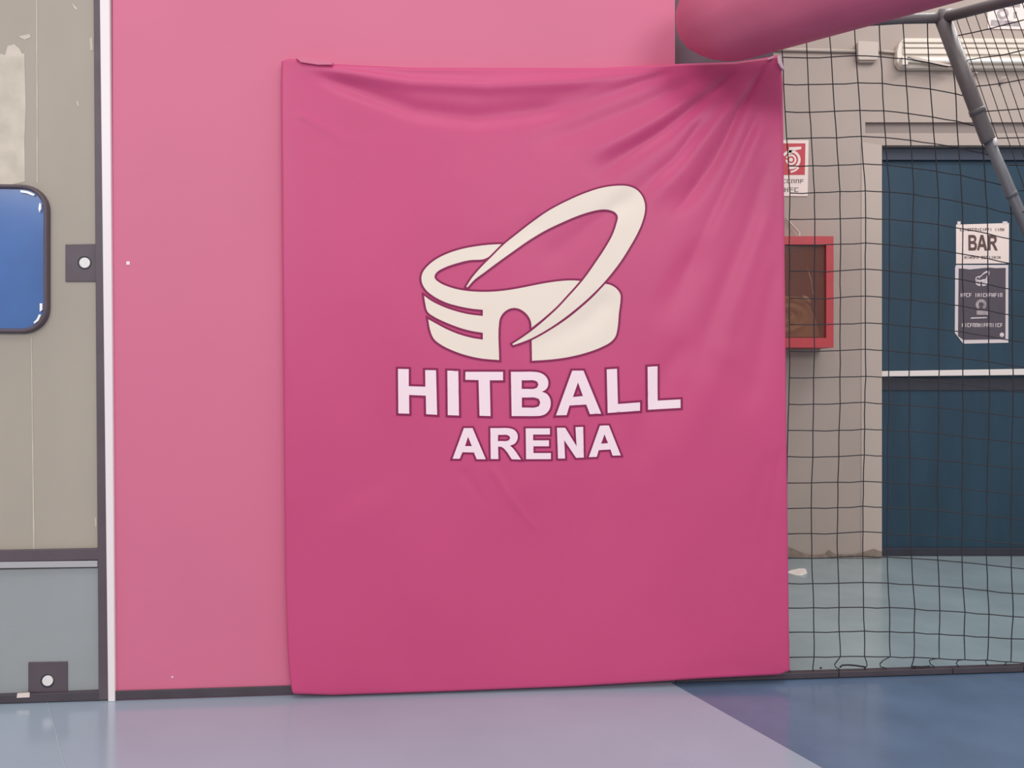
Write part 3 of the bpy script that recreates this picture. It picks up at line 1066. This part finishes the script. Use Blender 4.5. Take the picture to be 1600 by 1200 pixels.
# ------------------------------------------------------------------ things on the far wall
# hose sign
sg = empty('hose_sign', FB.P(*FB.uv(1231, 305, .006), .004))
tag(sg, 'red and white fire hose sign on the wall above the red cabinet', 'sign')
MB().slab(FB, [(1196, 306), (1262, 306.5), (1263.5, 219), (1196, 219)], .001, .005).build('plate', M['sign_white'], sg)
MB().slab(FB, [(1201, 273.5), (1257.5, 273), (1258.5, 224), (1201, 224)], .005, .0065).build('red_field', M['sign_red'], sg)


def arc_band(fr, cx, cy, r0, r1, a0, a1, w0, w1, n=26, mb=None):
    mb = mb or MB()
    o = []; i_ = []
    for k in range(n + 1):
        a = math.radians(a0 + (a1 - a0) * k / n)
        o.append((cx + r1 * math.cos(a), cy - r1 * math.sin(a)))
        i_.append((cx + r0 * math.cos(a), cy - r0 * math.sin(a)))
    mb.slab(fr, o + i_[::-1], w0, w1)
    return mb


sy = MB()
arc_band(FB, 1236, 249.5, 11, 15, -110, 150, .0065, .008, mb=sy)
arc_band(FB, 1236, 249.5, 5.5, 8.5, -180, 160, .0065, .008, mb=sy)
sy.disc(FB, 1236, 249.5, 3, .0065, .008)
sy.slab(FB, [(1232, 242), (1236, 242), (1237, 236), (1252, 233), (1252, 229), (1233, 230)], .0065, .008)
arc_band(FB, 1234, 252, 15, 18, -85, -35, .0065, .008, mb=sy)
sy.build('hose_symbol', M['sign_white'], sg)
tx_ = MB()
r2 = random.Random(5)


def tiny_text(mb, fr, x0, x1, y0, y1, n, w0, w1, slope=0.0):
    """a line of lettering too small to read, as upright and cross strokes"""
    st = (x1 - x0) / n
    for k in range(n):
        if r2.random() < 0.10:
            continue
        xa = x0 + k * st; xb = xa + st * 0.80
        dy = slope * (xa - x0)
        t = max(0.35, st * 0.24)
        ya, yb = y0 + dy, y1 + dy
        kind = r2.randint(0, 4)
        R = lambda a, b, c, d: mb.rect_px(fr, a, b, c, d, w0, w1)
        if kind == 0: R(xa, xa + t, ya, yb); R(xb - t, xb, ya, yb); R(xa + t, xb - t, (ya + yb) / 2 - .5, (ya + yb) / 2 + .5)
        elif kind == 1: R(xa, xa + t, ya, yb); R(xa + t, xb, ya, ya + 1); R(xa + t, xb, yb - 1, yb)
        elif kind == 2: R((xa + xb - t) / 2, (xa + xb + t) / 2, ya, yb)
        elif kind == 3: R(xa, xa + t, ya, yb); R(xb - t, xb, ya, yb); R(xa + t, xb - t, ya, ya + 1)
        else: R(xa, xa + t, ya, yb); R(xa + t, xb, (ya + yb) / 2 - .5, (ya + yb) / 2 + .5); R(xa + t, xb, ya, ya + 1)


tiny_text(tx_, FB, 1202, 1257, 280, 286, 8, .005, .0062)
tiny_text(tx_, FB, 1202, 1257, 293, 300, 7, .005, .0062)
tx_.build('lettering', M['sign_ink'], sg)['kind'] = 'stuff'

# hose cabinet
DC = 0.20
cbn = empty('hose_cabinet', FB.P(FB.uv(1220, 545, DC)[0], FB.uv(1220, 545, DC)[1], DC / 2))
tag(cbn, 'red fire hose cabinet with glass front on the wall', 'cabinet')
cu1, cv0 = FB.uv(1302.5, 543, DC); cu0 = cu1 - 0.66; _, cv1 = FB.uv(1302, 369, DC)
bx_ = MB()
bx_.rect_uv(FB, cu0, cu0 + .012, cv0, cv1, 0.001, DC - .03)
bx_.rect_uv(FB, cu1 - .012, cu1, cv0, cv1, 0.001, DC - .03)
bx_.rect_uv(FB, cu0 + .012, cu1 - .012, cv0, cv0 + .012, 0.001, DC - .03)
bx_.rect_uv(FB, cu0 + .012, cu1 - .012, cv1 - .012, cv1, 0.001, DC - .03)
bx_.build('body', M['cab_red'], cbn)
MB().rect_uv(FB, cu0 + .012, cu1 - .012, cv0 + .012, cv1 - .012, 0.001, 0.006).build('back_panel', M['cab_inside'], cbn)
fu1, fv1 = FB.uv(1291, 382, DC); _, fv0 = FB.uv(1291, 528, DC); fu0 = cu0 + (cu1 - fu1)
df = MB()
df.rect_uv(FB, cu0, fu0, cv0, cv1, DC - .03, DC)
df.rect_uv(FB, fu1, cu1, cv0, cv1, DC - .03, DC)
df.rect_uv(FB, fu0, fu1, cv0, fv0, DC - .03, DC)
df.rect_uv(FB, fu0, fu1, fv1, cv1, DC - .03, DC)
dframe = df.build('door_frame', M['cab_red'], cbn)
MB().rect_uv(FB, fu0 - .004, fu1 + .004, fv0 - .004, fv1 + .004, DC - .02, DC - .016).build('glass_pane', M['glass'], dframe)
# hose coil and nozzle inside
hz = MB()
hc = FB.P(FB.uv(1225, 500, .1)[0], FB.uv(1225, 492, .1)[1], 0.09)
for k in range(9):
    pl = []
    r_ = 0.055 + 0.014 * k
    for q in range(33):
        a = 2 * math.pi * q / 32
        pl.append(hc + Vector((r_ * math.cos(a), 0.012 * math.sin(a * 2 + k), r_ * 0.62 * math.sin(a))))
    hz.tube(pl, 0.009, 6, cap=False)
# flat fold of hose hanging in the lower right half
hz.slab(FB, [(1190, 526), (1282, 526), (1275, 502), (1266, 478), (1250, 464), (1190, 460)], 0.05, 0.075)
hz.build('hose', M['hose'], cbn, smooth=False)
nz = MB()
nz.tube([FB.hit(1254, 463, .12), FB.hit(1262, 468, .12), FB.hit(1267, 474, .12)], 0.012, 12, radii=[.011, .015, .006])
nz.build('nozzle', M['brass'], cbn, smooth=True)
MB().tube([FB.hit(1270, 460, .11), FB.hit(1268, 440, .11), FB.hit(1262, 420, .11)], 0.0035, 8).build('hook', M['brass'], cbn, smooth=True)
cable = MB()
cable.tube([FB.hit(1228, 340, .02), FB.hit(1238, 352, .03), FB.hit(1249, 364, .05), FB.hit(1249, 371, .1)], 0.006, 8)
cable.build('cable', M['conduit'], cbn, smooth=True)

# conduit, junction box
ju = empty('junction_box', FB.P(*FB.uv(1357, 94, .03), .0))
tag(ju, 'square beige junction box with conduit on the upper wall', 'junction box')
MB().slab(FB, rr_px := [(1341, 91), (1343, 93.5), (1370, 93.5), (1373, 91), (1373, 67), (1371, 65), (1343, 63.5), (1340.5, 66)], .001, .045).build('box', M['conduit'], ju, bevel=.004)
MB().slab(FB, [(1343, 97), (1367, 97), (1370, 93), (1342, 92)], .001, .03).build('gland', M['conduit'], ju, bevel=.003)
MB().tube([FB.hit(1150, 76, .014), FB.hit(1341, 80, .014)], .0105, 12).build('conduit', M['conduit'], ju, smooth=True)
MB().tube([FB.hit(1372, 79.5, .014), FB.hit(1401, 82, .014)], .0085, 12).build('conduit', M['conduit'], ju, smooth=True)

# strip lamp
lp = empty('strip_lamp', FB.P(FB.uv(1500, 106, .05)[0], FB.uv(1500, 106, .05)[1], .0))
tag(lp, 'long pale fluorescent strip lamp on the wall over the door', 'lamp')
XE = 1690


def lamp_rail(y0, y1, w0, w1, xs, m_, name, bev=.004):
    return MB().slab(FB, [(xs, y1), (XE - (xs - 1402), y1 + 1), (XE - (xs - 1402), y0 + 1), (xs, y0)], w0, w1).build(name, m_, lp, bevel=bev)


body = MB().slab(FB, [(1402, 97), (1409, 106), (XE - 7, 107), (XE, 99), (XE, 72), (XE - 12, 60), (1413, 59), (1405, 68), (1402, 80)], .001, .05)
body.build('housing', M['lamp_body'], lp, bevel=.006)
for y0_, y1_ in ((62, 66), (68.5, 74), (76, 84)):
    lamp_rail(y0_, y1_, .05, .064, 1412, M['lamp_body'], 'rib', .003)
MB().tube([FB.hit(1418, 94, .075), FB.hit(XE - 14, 96, .075)], .0155, 14).build('tube', M['lamp_tube'], lp, smooth=True)
for x in (1410, XE - 14):
    MB().rect_px(FB, x, x + 9, 88, 101, .05, .09).build('socket', M['lamp_body'], lp, bevel=.003)
clp = MB()
clp.slab(FB, [(1418, 88), (1424, 87), (1486, 101), (1484, 104), (1430, 93)], .07, .1)
clp.build('cover_clip', M['conduit'], lp, bevel=.002)

# plate at the upper right
ns = empty('wall_plate', FB.P(*FB.uv(1574, 46, .01), .0))
tag(ns, 'white plate with grey numeral above the strip lamp', 'sign')
MB().slab(FB, [(1544, 45), (1612, 46), (1612, -30), (1552, -30), (1543, 20)], .001, .008).build('plate', M['sign_white'], ns, bevel=.002)
g_ = MB()
arc_band(FB, 1567, 21.5, 4.5, 9, 0, 360, .008, .010, mb=g_)
g_.rect_px(FB, 1556, 1594, 4, 11, .008, .010)
g_.slab(FB, [(1548, 40), (1593, 41), (1593, 35), (1575, 32), (1549, 31)], .008, .010)
g_.rect_px(FB, 1584, 1589, 18, 28, .008, .010)
g_.build('lettering', M['poster_grey'], ns)['kind'] = 'stuff'
# small broken bracket under the lamp
bk = MB().tube([FB.hit(1519, 118, .004), FB.hit(1524, 113, .03), FB.hit(1528, 115, .03)], .006, 8)
tag(bk.build('cable_clip', M['conduit'], smooth=True), 'small broken cable clip close to the pole under the strip lamp', 'clip')
bk = MB().tube([FB.hit(1562, 133, .004), FB.hit(1566, 122, .03), FB.hit(1573, 121, .03)], .006, 8)
tag(bk.build('cable_clip', M['conduit'], smooth=True), 'small broken cable clip behind the side net under the strip lamp', 'clip')

# BAR sign and poster on the blue door
bsn = empty('bar_sign', FB.P(*FB.uv(1536, 412, WD), WD))
tag(bsn, 'white BAR sign taped on the blue door above the dark poster', 'sign')
MB().slab(FB, [(1494, 412), (1576.5, 411.5), (1576.5, 348.5), (1494, 351)], WD, WD + .004).build('plate', M['sign_white'], bsn)


def fit(polys, x0, x1, y0, y1):
    xs = [p[0] for p in polys[0]]; ys = [p[1] for p in polys[0]]
    a, b, c, d = min(xs), max(xs), min(ys), max(ys)
    return [[(x0 + (p[0] - a) / (b - a) * (x1 - x0), y0 + (p[1] - c) / (d - c) * (y1 - y0)) for p in q] for q in polys]


def flat_print(name, polys, fr, w, m_, parent):
    V, F = fill(polys, 60)
    mb = MB()
    n = len(V)
    P = [fr.uv(x, y, w) for x, y in V]
    mb.v = [fr.P(u, v, w) for u, v in P]
    mb.f = F
    return mb.build(name, m_, parent)


for Lt, xa, xb in ((L_B, 1513, 1526.5), (L_A1, 1526.5, 1543), (L_R, 1544, 1559)):
    flat_print('letter', fit(Lt, xa, xb, 367, 391.5), FB, WD + .0052, M['ink'], bsn)
tt = MB()
tiny_text(tt, FB, 1500, 1570, 356.5, 361, 18, WD + .004, WD + .005)
tiny_text(tt, FB, 1507, 1564, 400, 404.5, 15, WD + .004, WD + .005)
tt.build('lettering', M['ink'], bsn)['kind'] = 'stuff'
tpz = MB()
tpz.rect_px(FB, 1496, 1501, 346, 351, WD, WD + .005); tpz.rect_px(FB, 1567, 1574, 346, 350, WD, WD + .005)
tpz.build('tape', M['poster_white'], bsn)['kind'] = 'stuff'

po = empty('poster', FB.P(*FB.uv(1535, 537, WD), WD))
tag(po, 'dark poster with white border and arena emblem below the BAR sign', 'poster')
MB().slab(FB, [(1492, 520), (1505, 537), (1575.5, 535.5), (1575.5, 414), (1494, 414), (1492.5, 418)], WD, WD + .003).build('sheet', M['poster_white'], po)
MB().slab(FB, [(1497, 525), (1505.5, 531), (1571, 530), (1571.5, 418.5), (1556, 419), (1545, 418), (1530, 419.5), (1515, 421), (1505, 419.5), (1498, 419.5)], WD + .003, WD + .004).build('dark_field', M['poster_dark'], po)
ep = MB()
ring = []
XF = lambda p: fit([p], 0, 1, 0, 1)[0]
def put(poly, box):
    ref = SWOOSH + BODY + SIDE
    xs = [p[0] for p in ref]; ys = [p[1] for p in ref]
    a, b, c, d = min(xs), max(xs), min(ys), max(ys)
    return [(box[0] + (x - a) / (b - a) * (box[1] - box[0]), box[2] + (y - c) / (d - c) * (box[3] - box[2])) for x, y in poly]
for pg in (SWOOSH, BODY, SIDE):
    flat_print('emblem', [put(pg, (1524, 1546, 423, 447))], FB, WD + .0046, M['poster_white'], po)
pt = MB()
tiny_text(pt, FB, 1501, 1567, 458, 464, 15, WD + .004, WD + .005)
tiny_text(pt, FB, 1503, 1567, 505, 511, 15, WD + .004, WD + .005)
pt.slab(FB, [(1516, 498), (1542, 497), (1542, 495.5), (1518, 496)], WD + .004, WD + .005)
pt.disc(FB, 1565.5, 523, 3.4, WD + .004, WD + .005)
pt.build('lettering', M['poster_white'], po)['kind'] = 'stuff'
pf = MB()
arc_band(FB, 1533, 476, 4, 8.5, -60, 240, WD + .004, WD + .005, mb=pf)
pf.rect_px(FB, 1526, 1545, 485, 492, WD + .004, WD + .005)
pf.build('picture', M['poster_grey'], po)

# paper scrap on the corridor floor
sc = MB()
ctr = floor_pt(1246, 896)
N = 12
top_, bot_ = [], []
for k in range(N):
    a = 2 * math.pi * k / N
    r_ = 1 + 0.2 * math.sin(3 * a + .5)
    bot_.append(ctr + Vector((0.052 * r_ * math.cos(a), 0.045 * r_ * math.sin(a), 0.0005)))
    top_.append(ctr + Vector((0.046 * r_ * math.cos(a), 0.04 * r_ * math.sin(a), 0.012 + 0.012 * math.cos(a - .4))))
sc.ring_prism(top_, bot_)
scr = sc.build('paper_scrap', M['paper'])
tag(scr, 'small white paper scrap on the floor beside the banner', 'paper')
